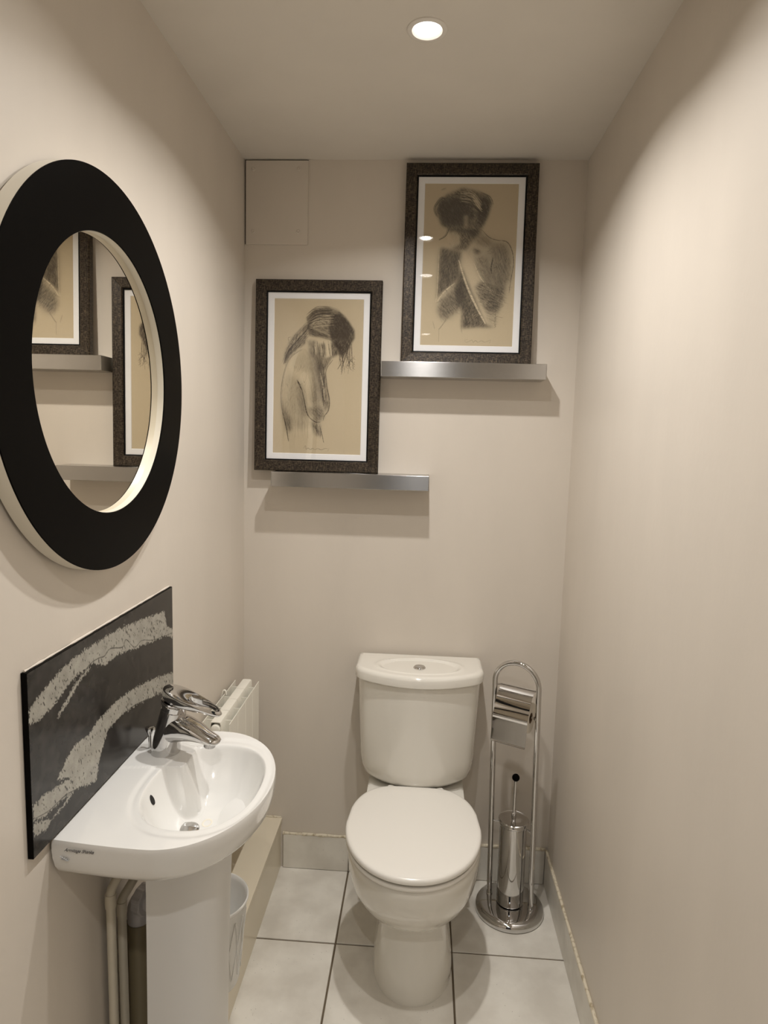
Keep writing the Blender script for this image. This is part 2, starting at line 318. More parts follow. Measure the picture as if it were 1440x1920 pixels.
def drawing_profile():
    p = Paint(300, 520, lambda x, y: ((x - 255) / 603, (y - 227) / 1043), 3)
    # pale skin tones
    p.fill([(440, 565), (350, 640), (318, 760), (312, 900), (330, 1040), (380, 1130), (560, 1130), (585, 1060), (630, 960), (600, 800), (600, 690), (560, 620)], .38, 9, 70, .15, True)
    p.fill([(480, 500), (660, 500), (670, 600), (600, 640), (510, 600)], .30, 6, 80, .2, True)
    # hair
    p.fill([(472, 350), (520, 295), (600, 275), (680, 292), (740, 345), (770, 410), (760, 500), (700, 500), (620, 480), (540, 470), (480, 430)], .52, 4, 20, .35)
    p.fill([(640, 330), (700, 318), (760, 372), (798, 430), (800, 480), (760, 560), (715, 620), (690, 560), (640, 500), (625, 420)], .88, 4, 60, .16)
    p.fill([(475, 390), (520, 430), (620, 470), (650, 500), (560, 480), (490, 470)], .6, 4, 20, .3)
    for q in range(9): p.hatch([(478, 440 - q * 14), (540, 360 - q * 9), (640, 330 - q * 5)], 3, 1.3, .55, 6)
    for q in range(5): p.hatch([(500, 430 - q * 18), (560, 410 - q * 20), (660, 400 - q * 18)], 1, 1.2, .55, 5, True)
    # pony tail
    p.fill([(472, 388), (430, 430), (380, 480), (345, 540), (325, 600), (322, 655), (365, 610), (420, 560), (470, 520), (485, 450)], .52, 5, 120, .5)
    for q in range(8): p.hatch([(475, 400 + q * 10), (400, 490 + q * 8), (350, 560 + q * 6), (326, 650)], 2, 1.1, .5, 9)
    p.line([(368, 480), (350, 490), (360, 520)], .8, .5); p.line([(322, 665), (335, 620), (360, 560)], 1.6, .8)
    # face in the hands
    p.fill([(480, 500), (540, 500), (560, 600), (580, 640), (540, 640), (500, 590)], .42, 6, 80, .3)
    p.fill([(640, 510), (710, 520), (700, 590), (650, 620), (640, 570)], .72, 5, 80, .25)
    p.fill([(560, 520), (600, 520), (610, 600), (580, 680), (555, 600)], .55, 5, 85, .35)
    p.fill([(600, 620), (655, 600), (610, 690), (590, 700)], .6, 4, 70, .3)
    for xx in (520, 548, 590, 622): p.line([(xx, 505), (xx + 6, 550), (xx + 14, 600)], 1.4, .55)
    for xx in (532, 570, 612, 636): p.line([(xx, 520), (xx + 8, 570), (xx + 10, 600)], 1.4, .6, light=True)
    # loose strands
    for k in range(16):
        a_ = p.rng.uniform(700, 790); p.line([(a_, 520), (a_ + p.rng.normal(0, 6), 590), (a_ + p.rng.normal(-4, 14), 640 + p.rng.uniform(0, 80))], .8, .7)
    for k in range(14):
        a_ = p.rng.uniform(755, 805); y_ = p.rng.uniform(580, 700); p.line([(a_, y_), (a_ - 8, y_ + 14), (a_ + 4, y_ + 24)], .7, .6)
    p.line([(745, 540), (716, 640), (690, 690)], 1.2, .8); p.line([(765, 540), (730, 640), (716, 725)], 1.2, .8)
    # soft washes that model the back, shoulder blade and arm
    p.fill([(330, 760), (370, 700), (420, 800), (440, 960), (400, 1100), (340, 1060), (318, 940)], .20, 16, 75, .12)
    p.fill([(440, 580), (530, 600), (545, 700), (480, 720), (420, 690), (380, 660)], .16, 14, 50, .12)
    p.fill([(540, 660), (575, 700), (600, 900), (600, 1030), (540, 1045), (520, 900)], .30, 12, 80, .12)
    p.fill([(420, 740), (470, 860), (500, 1030), (470, 1120), (410, 1090), (440, 960)], .26, 13, 75, .12)
    p.fill([(480, 560), (560, 600), (600, 690), (560, 720), (510, 640)], .34, 9, 70, .12)
    # torso: back, arm, elbow
    p.hatch([(440, 562), (365, 620), (325, 720), (308, 850), (315, 960), (345, 1080), (362, 1185)], 4, 1.0, .42, 3)
    p.line([(318, 990), (345, 1090), (362, 1185)], 1.7, .85)
    p.fill([(312, 900), (335, 960), (375, 1040), (385, 1110), (350, 1130), (325, 1040)], .60, 10, 70, .3)
    p.fill([(545, 630), (585, 640), (600, 700), (625, 860), (638, 930), (620, 985), (600, 940), (575, 850), (555, 740)], .66, 6, 85, .3)
    p.line([(590, 660), (600, 760), (590, 850), (600, 940)], 2.2, .75, light=False)
    p.line([(573, 720), (592, 800), (607, 900)], 2.2, .5, light=True)
    p.line([(655, 630), (612, 700), (618, 800), (638, 900), (632, 970), (605, 1010), (598, 1040)], 1.5, .75)
    p.fill([(500, 640), (555, 660), (570, 900), (530, 960), (500, 880), (510, 760)], .30, 12, 80, .3)
    p.fill([(415, 755), (445, 800), (470, 900), (490, 1010), (455, 1000), (430, 940)], .38, 12, 70, .35)
    p.line([(415, 770), (432, 800), (445, 830)], 2.6, .8); p.line([(448, 830), (465, 900), (490, 1000), (540, 1048), (580, 1050)], 1.7, .75)
    p.fill([(490, 960), (560, 940), (600, 960), (606, 1010), (575, 1052), (530, 1045)], .46, 8, 40, .35)
    p.fill([(510, 1045), (580, 1060), (582, 1150), (540, 1135)], .62, 8, 70, .35)
    p.line([(575, 1075), (590, 1130), (606, 1192)], 1.2, .85); p.line([(585, 1100), (580, 1160)], .8, .7)
    for k in range(24):
        a_ = p.rng.uniform(330, 560); p.line([(a_, p.rng.uniform(900, 1050)), (a_ + p.rng.normal(0, 5), p.rng.uniform(1100, 1180))], .8, .12)
    for k in range(40):
        x_, y_ = p.rng.uniform(340, 560), p.rng.uniform(650, 1000); p.line([(x_, y_), (x_ + p.rng.normal(0, 10), y_ + p.rng.uniform(15, 45))], 1.0, .16)
    p.line([(468, 1232), (480, 1215), (484, 1238), (500, 1230), (512, 1240), (530, 1232), (545, 1240), (565, 1232), (590, 1240), (615, 1230), (640, 1232), (632, 1248)], .7, .65)
    return to_rgb(p, (199, 183, 153), (50, 36, 19), (224, 209, 178))
def drawing_arms():
    def cm(x, y):
        k = (y - 235) / 1123; return ((x - (357 - 32 * k)) / (648 - 18 * k), k)
    p = Paint(300, 520, cm, 8)
    p.fill([(700, 640), (800, 640), (900, 620), (955, 700), (950, 900), (900, 1080), (780, 1200), (740, 1150), (660, 960), (600, 800), (620, 700)], .35, 12, 60, .2, True)
    p.fill([(440, 1050), (520, 940), (600, 920), (620, 1100), (480, 1190)], .3, 10, 60, .2, True)
    # hair
    p.fill([(430, 430), (450, 350), (520, 300), (620, 262), (720, 285), (800, 320), (815, 380), (780, 480), (740, 560), (690, 600), (620, 560), (540, 560), (470, 520)], .70, 7, 40, .25)
    p.fill([(440, 400), (470, 345), (540, 330), (640, 350), (700, 440), (640, 520), (560, 520), (480, 520)], .80, 8, 60, .2)
    p.fill([(740, 320), (810, 350), (790, 450), (750, 530), (715, 460)], .78, 7, 70, .25)
    for k in range(7): p.hatch([(600, 300 + 8 * k), (680, 300 + 10 * k), (740, 370 + 8 * k)], 2, 1.5, .5, 8, True)
    for k in range(7): p.hatch([(560, 310 + 10 * k), (660, 330 + 8 * k), (730, 420)], 2, 1.1, .6, 8)
    p.hatch([(440, 460), (425, 400), (470, 335), (500, 340)], 5, 1.0, .6, 5); p.hatch([(740, 290), (800, 320), (825, 370)], 5, 1.0, .6, 6)
    # neck and jaw in shadow, lit cheek
    p.fill([(520, 540), (640, 540), (740, 560), (690, 620), (640, 690), (560, 690), (530, 640)], .68, 8, 60, .25)
    p.fill([(505, 575), (560, 560), (600, 590), (600, 650), (545, 670), (510, 620)], .55, 5, 60, .15, True); p.ink *= 1 - .75 * p.poly([(505, 575), (560, 560), (600, 590), (600, 650), (545, 672), (510, 620)], 5)
    p.fill([(625, 450), (655, 450), (650, 540), (625, 530)], .5, 4, 80, .1, True); p.ink *= 1 - .45 * p.poly([(625, 450), (655, 450), (650, 540), (625, 530)], 4)
    p.hatch([(530, 520), (500, 590), (455, 620)], 4, .9, .6, 4)
    # soft washes over shoulder, chest and flank
    p.fill([(760, 600), (930, 640), (950, 800), (920, 1000), (820, 1120), (760, 1000), (740, 800)], .30, 18, 60, .12)
    p.fill([(460, 680), (600, 700), (600, 900), (460, 1000), (440, 900)], .34, 14, 80, .12)
    p.fill([(620, 680), (740, 640), (780, 760), (700, 760)], .22, 14, 50, .12)
    p.fill([(450, 1030), (620, 940), (640, 1080), (520, 1180), (450, 1130)], .28, 14, 50, .12)
    # left arm in shadow
    p.fill([(465, 670), (540, 690), (610, 700), (590, 800), (600, 860), (560, 920), (490, 970), (435, 1035), (450, 880), (455, 760)], .68, 7, 80, .25)
    p.line([(455, 690), (450, 800), (440, 1000), (430, 1050)], 1.4, .45, light=True)
    # shoulder line, collar bone, back
    p.line([(750, 550), (800, 600), (860, 620), (920, 630), (955, 690), (965, 780), (945, 900), (935, 980)], 1.4, .65)
    p.fill([(690, 570), (750, 560), (830, 640), (790, 660), (700, 650)], .34, 10, 40, .3)
    p.fill([(680, 670), (740, 690), (735, 720), (700, 715)], .6, 5, 30, .3)
    p.fill([(820, 660), (900, 640), (950, 720), (945, 880), (880, 960), (820, 940), (800, 860), (820, 780)], .44, 12, 70, .3)
    p.line([(825, 740), (812, 810), (815, 850)], 2.4, .7)
    p.fill([(700, 740), (790, 740), (815, 840), (800, 940), (740, 870), (705, 800)], .38, 9, 60, .3)
    # crossing forearm and its shadow
    p.fill([(610, 810), (650, 900), (700, 1020), (750, 1140), (770, 1200), (840, 1225), (720, 1225), (610, 1235), (610, 1110), (580, 1060), (560, 960)], .78, 7, 80, .16)
    p.line([(590, 760), (640, 920), (700, 1060), (770, 1195)], 3.4, .75, light=True)
    p.line([(695, 780), (740, 880), (815, 975)], 1.8, .7, light=True)
    p.fill([(740, 900), (860, 940), (905, 940), (900, 1040), (860, 1120), (780, 1120), (720, 1020), (700, 940)], .58, 9, 30, .4)
    p.fill([(560, 935), (620, 900), (650, 980), (600, 1080), (560, 1130), (480, 1190), (440, 1110), (470, 1040)], .50, 9, 50, .35)
    p.line([(560, 920), (490, 980), (440, 1050)], 2.6, .6, light=True)
    p.fill([(780, 1090), (860, 1060), (850, 1200), (780, 1190)], .25, 9, 20, .5)
    for k in range(50):
        x_, y_ = p.rng.uniform(700, 930), p.rng.uniform(680, 1150); p.line([(x_, y_), (x_ + p.rng.uniform(10, 40), y_ + p.rng.normal(0, 14))], 1.0, .25)
    for k in range(26):
        x_, y_ = p.rng.uniform(450, 600), p.rng.uniform(930, 1130); p.line([(x_, y_), (x_ + p.rng.uniform(-30, 30), y_ + p.rng.uniform(10, 30))], 1.0, .25)
    p.hatch([(415, 1190), (430, 1240)], 3, .7, .35, 5); p.hatch([(520, 1150), (470, 1220), (455, 1240)], 3, .7, .4, 5); p.line([(455, 1240), (452, 1330)], .7, .4)
    p.hatch([(605, 1110), (600, 1200), (605, 1260)], 3, .7, .35, 4); p.hatch([(470, 275), (500, 262)], 4, 1.2, .25, 5)
    for k in range(10): p.line([(845 + p.rng.normal(0, 5), 1135 + 9 * k), (835 + p.rng.normal(0, 6), 1143 + 9 * k)], .8, .6)
    p.line([(650, 1310), (632, 1318), (640, 1332), (660, 1325), (680, 1315), (690, 1330), (705, 1318), (722, 1330), (745, 1318), (765, 1328), (790, 1320), (808, 1312), (800, 1335)], .6, .4)
    return to_rgb(p, (197, 181, 151), (48, 38, 24), (222, 206, 175))
# ------------------------------------------------------------ framed drawings on steel ledges
FW, FH, FT = 0.394, 0.591, 0.024
M_print = attr_mat('printed_paper', 0.7)
def picture(name, label, xc, zb, rgb, tilt):
    t = thing(name, label, 'picture', (0, 0, 0)); K = Matrix.Translation((xc, D - FT / math.cos(tilt) - FH * math.sin(tilt) - 0.0005, zb)) @ Matrix.Rotation(-tilt, 4, 'X')
    t.location = K.translation; t.rotation_euler = (-tilt, 0, 0)
    def part(nm, bm, m, **k):
        o = obj(nm, bm, m, t, **k); o.matrix_parent_inverse = Matrix(); return o
    # local: x across, z up from the lower front edge, y back
    fwid = 0.0335
    def ring(a0, a1, y_, yy): return [[(-a, y_, a_) for a, a_ in ()]]
    b = bmesh.new()
    prof = [(0, FT), (0, 0.003), (0.003, 0), (fwid - 0.003, 0.0025), (fwid, 0.006), (fwid, FT)]
    cor = [(-1, 0), (1, 0), (1, 1), (-1, 1)]
    rings = []
    for off, yy in prof:
        rings.append([(sx * (FW / 2 - off), yy, off if sz == 0 else FH - off) for sx, sz in cor])
    loft(b, rings + [rings[0]], False, False); bmesh.ops.remove_doubles(b, verts=b.verts, dist=1e-6)
    part('frame', b, M_woven)
    b = bmesh.new(); a0, a1 = fwid - 0.0005, fwid + 0.0042
    loft(b, [[(sx * (FW / 2 - o_), yy, o_ if sz == 0 else FH - o_) for sx, sz in cor] for o_, yy in ((a0, 0.006), (a1, 0.0075), (a1, 0.013))], False, False)
    part('black_slip', b, M_blklip)
    x1, z1 = FW / 2 - 0.0575, 0.0565
    b = bmesh.new()
    o1, xi, zi = a0, x1 + 0.0012, z1 - 0.0012
    loft(b, [[(sx * (FW / 2 - o1), 0.0105, o1 if sz == 0 else FH - o1) for sx, sz in cor], [(sx * xi, 0.0105, zi if sz == 0 else FH - zi) for sx, sz in cor], [(sx * x1, 0.012, z1 if sz == 0 else FH - z1) for sx, sz in cor]], False, False)
    part('mount', b, M_mount)
    me = print_mesh('print', rgb, lambda u, v: np.stack([-x1 + u * 2 * x1, np.full_like(u, 0.012), FH - z1 - v * (FH - 2 * z1)], -1))
    part('print', me, M_print)
    part('glass', bx(-(FW / 2 - a0), FW / 2 - a0, 0.0080, 0.0086, a0, FH - a0), M_glass)
    part('backing', bx(-(FW / 2 - a0), FW / 2 - a0, 0.016, FT - 0.001, a0, FH - a0), M_card)
    return t
TILT = math.radians(2.4)
picture('framed_drawing', 'lower left framed charcoal drawing of a person in profile, face in hands', -0.343, 1.3765, drawing_profile(), math.radians(1.6))
picture('framed_drawing', 'upper right framed charcoal drawing of a person with arms crossed over the chest', 0.114, 1.7185, drawing_arms(), TILT)
SD = 0.090
def shelf(label, xa, xb, z1):
    t = thing('steel_shelf', label, 'shelf', ((xa + xb) / 2, D, z1 - 0.0457))
    obj('shelf_body', bx(xa, xb, D - SD, D, z1 - 0.0457, z1, bev=0.0012), M_steel, t)
    for x_ in (xa, xb): obj('end_cap', bx(x_ - 0.0006, x_ + 0.0006, D - SD - 0.0004, D, z1 - 0.0450, z1 - 0.0007), M_satin, t)
shelf('brushed steel floating shelf under the upper right picture', -0.139, 0.352, 1.7185)
shelf('brushed steel floating shelf under the lower left picture', -0.473, 0.0155, 1.3760)
# ------------------------------------------------------------ round mirror on the left wall
MY, MZ, MR, MI = 1.136, 1.586, 0.3370, 0.2370
FX = XL + 0.045
t = thing('round_mirror', 'large round mirror with a wide flat black rim and cream edges on the left wall', 'mirror', (XL, MY, MZ))
c = (XL + 0.0035, MY, MZ); A = (math.cos(math.radians(0.3)), math.sin(math.radians(0.3)), 0)
obj('rim', lathe([(MI, 0.0248), (MI + 0.0006, 0.027), (MR - 0.0008, 0.027), (MR, 0.0262), (MR, 0.0250), (MI, 0.0248)], c, A, 160, (False, False)), M_black, t, smooth=True, angle=25)
obj('edge_band', lathe([(MI + .001, 0.0247), (MR - 0.0001, 0.0249), (MR - 0.0001, 0.001), (MR - .02, 0.001), (MI + .001, 0.006)], c, A, 160, (False, False)), M_cream, t, smooth=True, angle=25)
obj('inner_lining', lathe([(MI + 0.001, 0.0247), (MI - 0.0003, 0.0245), (MI - .0006, .0110)], c, A, 160, (False, False)), M_cream, t, smooth=True, angle=25)
obj('mirror_glass', lathe([(MI - 0.0004, 0.0085), (MI - 0.0004, 0.0118)], c, A, 120), M_mirror, t)
# ------------------------------------------------------------ stone splashback
def splash_rgb():
    W_, H_ = 620, 330
    # map the picture crop (30..340, 1090..1620 at 3.623x) to the slab: left edge x=85..120, right edge x=1050
    def cm(x, y):
        u_ = (x - 85) / 965.0; xl = u_
        # perspective: homography solved from the four corners
        q = Hm @ np.array([x, y, 1.0]); return q[0] / q[2], q[1] / q[2]
    src = [(85, 620), (1050, 38), (1057, 712), (122, 1878)]; dst = [(0, 0), (1, 0), (1, SPV), (0.0, 1)]
    A_ = [];
    for (x, y), (u_, v_) in zip(src, dst):
        A_.append([x, y, 1, 0, 0, 0, -u_ * x, -u_ * y, -u_]); A_.append([0, 0, 0, x, y, 1, -v_ * x, -v_ * y, -v_])
    Hm = np.linalg.svd(np.array(A_))[2][-1].reshape(3, 3)
    p = Paint(W_, H_, cm, 5)
    rng = p.rng
    def band(P):
        m = p.poly(P, 0.0)
        dx = blur(rng.normal(0, 1, (H_, W_)), 1.1); dy = blur(rng.normal(0, 1, (H_, W_)), 1.1); s_ = 1.3 / dx.std()
        xi = np.clip((p.X + dx * s_).astype(int), 0, W_ - 1); yi = np.clip((p.Y + dy * s_ * 1.6).astype(int), 0, H_ - 1)
        return blur(m[yi, xi], .5)
    B = np.zeros((H_, W_))
    for P in ([(98, 860), (180, 745), (270, 640), (400, 510), (560, 400), (690, 320), (850, 255), (995, 200), (1015, 305), (1060, 320), (1060, 378), (1000, 362), (920, 400), (800, 450), (700, 480), (600, 560), (530, 545), (440, 610), (350, 700), (300, 780), (210, 880), (140, 950), (100, 955)],
              [(520, 560), (440, 660), (395, 740), (350, 820), (300, 895), (278, 925), (300, 870), (350, 790), (390, 700), (450, 620)],
              [(1060, 605), (940, 645), (820, 700), (720, 770), (650, 830), (560, 920), (500, 1020), (400, 1100), (340, 1200), (275, 1340), (380, 1310), (300, 1370), (180, 1440), (118, 1510), (120, 1620), (200, 1580), (330, 1450), (440, 1380), (540, 1350), (560, 1200), (620, 1000), (700, 900), (820, 820), (960, 750), (1060, 700)],
              [(380, 1400), (320, 1500), (240, 1600), (120, 1630), (120, 1720), (200, 1680), (240, 1610), (310, 1530), (400, 1400)]):
        B = np.maximum(B, band(P))
    # dark flecks and veins inside the bands
    n = rng.random((H_, W_)); fl_ = blur(n, 1.0); fl2 = np.zeros_like(fl_)
    for k in range(-3, 4): fl2 += np.roll(np.roll(fl_, k, 0), int(k * .6), 1)
    fl2 = (fl2 - fl2.mean()) / fl2.std(); fleck = np.clip((fl2 - 1.25) * 1.6, 0, 1)
    med = blur(rng.normal(0, 1, (H_, W_)), 5); med /= med.std()
    tone = np.clip(.80 + .05 * med + .05 * rng.normal(0, 1, (H_, W_)), 0.3, 1)
    V = np.zeros((H_, W_)); p.ink = V.copy()
    for P in ([(300, 860), (400, 700), (500, 560), (560, 515), (600, 500), (640, 450), (720, 440), (745, 390), (800, 440), (850, 395), (930, 390), (1050, 345)], [(700, 500), (760, 480), (860, 440)], [(130, 1600), (230, 1540), (350, 1430), (480, 1370)], [(690, 930), (800, 830), (960, 760)]):
        p.line(P, 1.3, .9)
    B = B * tone * (1 - .85 * fleck) * (1 - .8 * p.ink)
    base = .5 + .12 * med
    dark, lite = lin((50, 47, 44)), lin((178, 174, 163))
    return dark * (base[..., None] * 2 * .7 + .3) * (1 - B[..., None]) + lite * B[..., None]
SY0, SY1, SZ1, SZ0 = 0.893, 1.452, 1.1370, 0.8430
SPV = (SZ1 - 0.893) / (SZ1 - SZ0)
M_slab = attr_mat('polished_stone', 0.20, 0.28)
t = thing('splashback', 'polished black stone splashback slab with grey speckled veins behind the basin', 'splashback', (XL, (SY0 + SY1) / 2, SZ0))
ST = 0.0095
obj('slab', bx(XL, XL + ST - 0.0004, SY0, SY1, SZ0, SZ1, bev=0.0004, seg=1), M_black, t)
obj('polished_face', print_mesh('polished_face', splash_rgb(), lambda u, v: np.stack([np.full_like(u, XL + ST), SY0 + .0008 + u * (SY1 - SY0 - .0016), SZ1 - .0008 - v * (SZ1 - SZ0 - .0016)], -1)), M_slab, t)
pts = [(XL + 0.003, SY0 + 0.004 + (SY1 - SY0 - .006) * k / 40, SZ1 + 0.001) for k in range(41)]
obj('sealant', tube(pts, lambda q: 0.0019 + random.uniform(-.0008, .0008), n=8, smooth=False), M_wall, t, smooth=True)
# ------------------------------------------------------------ wash basin
BYC, BZ = 1.147, 0.840
def outline(n=320):
    P = []; xb = XL + 0.004 + 0.0004; xc = -0.420; ax, ay = 0.155, 0.210
    q = [(xb, BYC - 0.199)]
    for i in range(1, 25): k = i / 25; q.append((xb + (xc - xb) * k, BYC - 0.199 - 0.011 * math.sin(k * math.pi / 2)))
    for i in range(0, 141): a = -math.pi / 2 + math.pi * i / 140; q.append((xc + ax * math.cos(a), BYC + ay * math.sin(a)))
    for i in range(1, 25): k = 1 - i / 25; q.append((xb + (xc - xb) * k, BYC + 0.199 + 0.011 * math.sin(k * math.pi / 2)))
    q.append((xb, BYC + 0.199))
    for i in range(1, 80): q.append((xb, BYC + 0.199 - 0.398 * i / 80))
    return q
OUT = outline(); CX, CY = -0.425, BYC
TY = 1.252          # tap centre line
TX = -0.512
def sm(t_): t_ = min(1, max(0, t_)); return t_ * t_ * (3 - 2 * t_)
def basin_z(x, y):
    s_ = (abs((x + 0.392) / 0.104) ** 2.3 + abs((y - 1.148) / 0.150) ** 2.3) ** (1 / 2.3)
    lip = BZ - 0.0035 + 0.0025 * sm((s_ - 1.0) / 0.2) - 0.0016 * math.exp(-((s_ - 1.12) / 0.05) ** 2)
    bz = lip - 0.098 * (1 - s_ ** 3.3) - 0.004 * max(0, 1 - math.hypot(x + 0.43, y - 1.15) / 0.10) if s_ < 1.4 else lip + 0.1
    k = 0.007; h_ = max(k - abs(bz - lip), 0) / k; bz = min(bz, lip) - h_ * h_ * k * 0.25
    # tap ledge reaching into the bowl
    px, py = x + 0.466, y - 1.240; hx = max(0, px); hy = max(0, abs(py) - 0.030 - 0.008 * max(0, -px) / 0.05)
    dd = math.hypot(hx, hy) - 0.012
    pz = (BZ - 0.002) - 2.8 * max(0, dd) if dd > 0 else BZ - 0.002
    k = 0.014; h_ = max(k - abs(bz - pz), 0) / k
    return min(max(bz, pz) + h_ * h_ * k * 0.25, BZ)
bm = bmesh.new(); NR = 190; rings = []
for i in range(1, NR + 1):
    f = (i / NR); rings.append([(CX + (x - CX) * f * .985, CY + (y - CY) * f * .985, basin_z(CX + (x - CX) * f * .985, CY + (y - CY) * f * .985)) for x, y in OUT])
def scaled(f, z, cx=-0.50): return [(max(cx + (x - cx) * f, XL + .0042) if x < -0.57 else cx + (x - cx) * f, BYC + (y - BYC) * f, z) for x, y in OUT]
def inset(f, z): return [(CX + (x - CX) * f, CY + (y - CY) * f, z) for x, y in OUT]
rings += [inset(.992, BZ - .0012), inset(.998, BZ - .005), inset(1.0, BZ - .011), scaled(1.0, BZ - .020)]
for f, z in ((0.994, .806), (0.975, .790), (0.945, .779), (0.89, .771), (0.80, .766), (0.68, .758), (0.55, .742), (0.42, .722), (0.30, .708), (.15, .700)): rings.append(scaled(f, z))
vsr = [[bm.verts.new(p) for p in rg] for rg in rings]; cv = bm.verts.new((CX, CY, basin_z(CX, CY))); n = len(OUT)
for i in range(n): bm.faces.new((cv, vsr[0][i], vsr[0][(i + 1) % n]))
for a_, b_ in zip(vsr, vsr[1:]):
    for i in range(n): j = (i + 1) % n; bm.faces.new((a_[i], b_[i], b_[j], a_[j]))
bm.faces.new(vsr[-1])
t = thing('wash_basin', 'small white ceramic wash basin on a pedestal under the black stone splashback', 'basin', (-0.45, BYC, 0))
obj('bowl', bm, M_white, t, smooth=True, angle=60)
# pedestal: U-shaped shroud open towards the wall
def ushape(z, hw, xb, xf, th, n=24):
    o_, i_ = [], []
    for sgn, R_, lst in ((1, hw, o_), (1, hw - th, i_)):
        lst.append((xb, BYC - .005 - R_, z)); lst.append((xb + .012, BYC - .005 - R_, z))
        for k in range(n + 1): a = -math.pi / 2 + math.pi * k / n; e_ = 0.72; cx_ = math.copysign(abs(math.cos(a)) ** e_, math.cos(a)) if abs(math.cos(a)) > 1e-6 else 0; sy_ = math.copysign(abs(math.sin(a)) ** e_, math.sin(a)) if abs(math.sin(a)) > 1e-6 else 0; lst.append((xf - hw + R_ * cx_, BYC - .005 + R_ * sy_, z))
        lst.append((xb + .012, BYC - .005 + R_, z)); lst.append((xb, BYC - .005 + R_, z))
    return o_ + i_[::-1]
bm = bmesh.new(); loft(bm, [ushape(z, hw, -0.468 - (0.785 - z) * 0.012, xf - .036, 0.012) for z, hw, xf in ((0.0, .089, -.318), (0.03, .088, -.319), (0.2, .086, -.322), (0.4, .087, -.320), (0.6, .090, -.316), (0.70, .092, -.312), (0.730, .0925, -.311))])
M_ped = mat('pedestal_ceramic', (0.78, 0.775, 0.76), 0.32)
obj('pedestal', bm, M_ped, t, smooth=True, angle=50)
wz = basin_z(-0.43, 1.15) + 0.0005
ws = obj('waste', lathe([(0.0225, -0.002), (0.0225, 0.0012), (0.0185, 0.002), (0.0165, 0.0045), (0.0, 0.0065)], (-0.43, 1.15, wz), n=36, caps=(True, False)), M_chrome, t, smooth=True)
b = lathe([(0.0085, -0.003), (0.0085, 0.0010), (0.0072, 0.0016)], (0, 0, 0), (1, 0, 0.0), n=24)
for v_ in b.verts: v_.co = Vector((v_.co.x, v_.co.y * .8, v_.co.z * 1.15))
bmesh.ops.rotate(b, verts=b.verts, matrix=Matrix.Rotation(math.radians(-28), 3, 'Y')); bmesh.ops.translate(b, verts=b.verts, vec=(-0.4865, 1.122, basin_z(-0.4865, 1.122)))
obj('overflow_hole', b, M_dark, t, smooth=True)
b = bmesh.new(); qs = [[], [], []]
for k in range(32):
    a_ = 2 * math.pi * k / 32
    for lst, rr, up_ in zip(qs, (.0085, .0105, .0125), (.0002, .0007, .0002)):
        x_, y_ = -0.400 + rr * 0.8 * math.cos(a_), 1.176 + rr * math.sin(a_); lst.append((x_, y_, basin_z(x_, y_) + up_))
loft(b, qs, False, False); obj('soap_mark', b, mat('soap_residue', (0.85, 0.80, 0.68), 0.5), t, smooth=True)
def text(body, size, loc, rot, m, parent, shear=0.55, ext=0.0002, name='lettering'):
    cu = bpy.data.curves.new(name, 'FONT'); cu.body = body; cu.size = size; cu.extrude = ext; cu.shear = shear; cu.resolution_u = 3; cu.space_character = 0.92
    o = bpy.data.objects.new(name, cu); C.objects.link(o); o.location = loc; o.rotation_euler = rot
    bpy.context.view_layer.update(); me = bpy.data.meshes.new_from_object(o); mw = o.matrix_world.copy(); bpy.data.objects.remove(o)
    me.transform(mw); me.materials.clear(); return obj(name, me, m, parent)
sx_, sy_ = -0.5555, BYC - 0.2055
text('Armitage Shanks', 0.0080, (sx_ + .002, sy_ - 0.0002, 0.8255), (math.radians(90), 0, math.radians(-2.5)), M_ink, t)
b = bmesh.new()
for k in range(4): box(b, sx_ - .006 + k * .003, sx_ - .0035 + k * .003, sy_ - .0001, sy_ + .004, .8140 - k * .0012, .8145 - k * .0012); box(b, sx_ - .004 + k * .003, sx_ - .0008 + k * .003, sy_ - .0001, sy_ + .004, .8110 - k * .0009, .8115 - k * .0009)
obj('faint_mark', b, M_greyink, t)
# ------------------------------------------------------------ mixer tap
t = thing('mixer_tap', 'chrome single-lever mixer tap with a looped handle on the basin', 'tap', (TX, TY, BZ))
tz = BZ - 0.0035
def ering(cx, cz, rx, ry, tilt_, n=36):      # ellipse ring, normal tilted in the x-z plane
    u = Vector((math.cos(tilt_), 0, math.sin(tilt_))); v = Vector((0, 1, 0))
    return [Vector((cx, TY, cz)) + u * (rx * math.cos(2 * math.pi * i / n)) + v * (ry * math.sin(2 * math.pi * i / n)) for i in range(n)]
b = bmesh.new()
loft(b, [ering(TX, tz, .0265, .0265, 0), ering(TX, tz + .004, .0268, .0268, 0), ering(TX + .002, tz + .018, .0258, .025, 0), ering(TX + .006, tz + .035, .0265, .0245, -.05), ering(TX + .011, tz + .052, .0270, .0238, -.12), ering(TX + .015, tz + .068, .0255, .0236, -.2), ering(TX + .018, tz + .082, .0235, .0235, -.24), ering(TX + .020, tz + .092, .0225, .0225, -.24)])
obj('tap_body', b, M_chrome, t, smooth=True, angle=50)
b = bmesh.new()
def sect(c_, tx_, hw, ht, n=28, e_=.8):
    tv = Vector(tx_).normalized(); s_ = Vector((0, 1, 0)); u = s_.cross(tv) * -1; R_ = []
    for i in range(n):
        a = 2 * math.pi * i / n; cc, ss = math.cos(a), math.sin(a)
        R_.append(Vector(c_) + s_ * (hw * math.copysign(abs(cc) ** e_, cc)) + u * (ht * math.copysign(abs(ss) ** e_, ss)))
    return R_
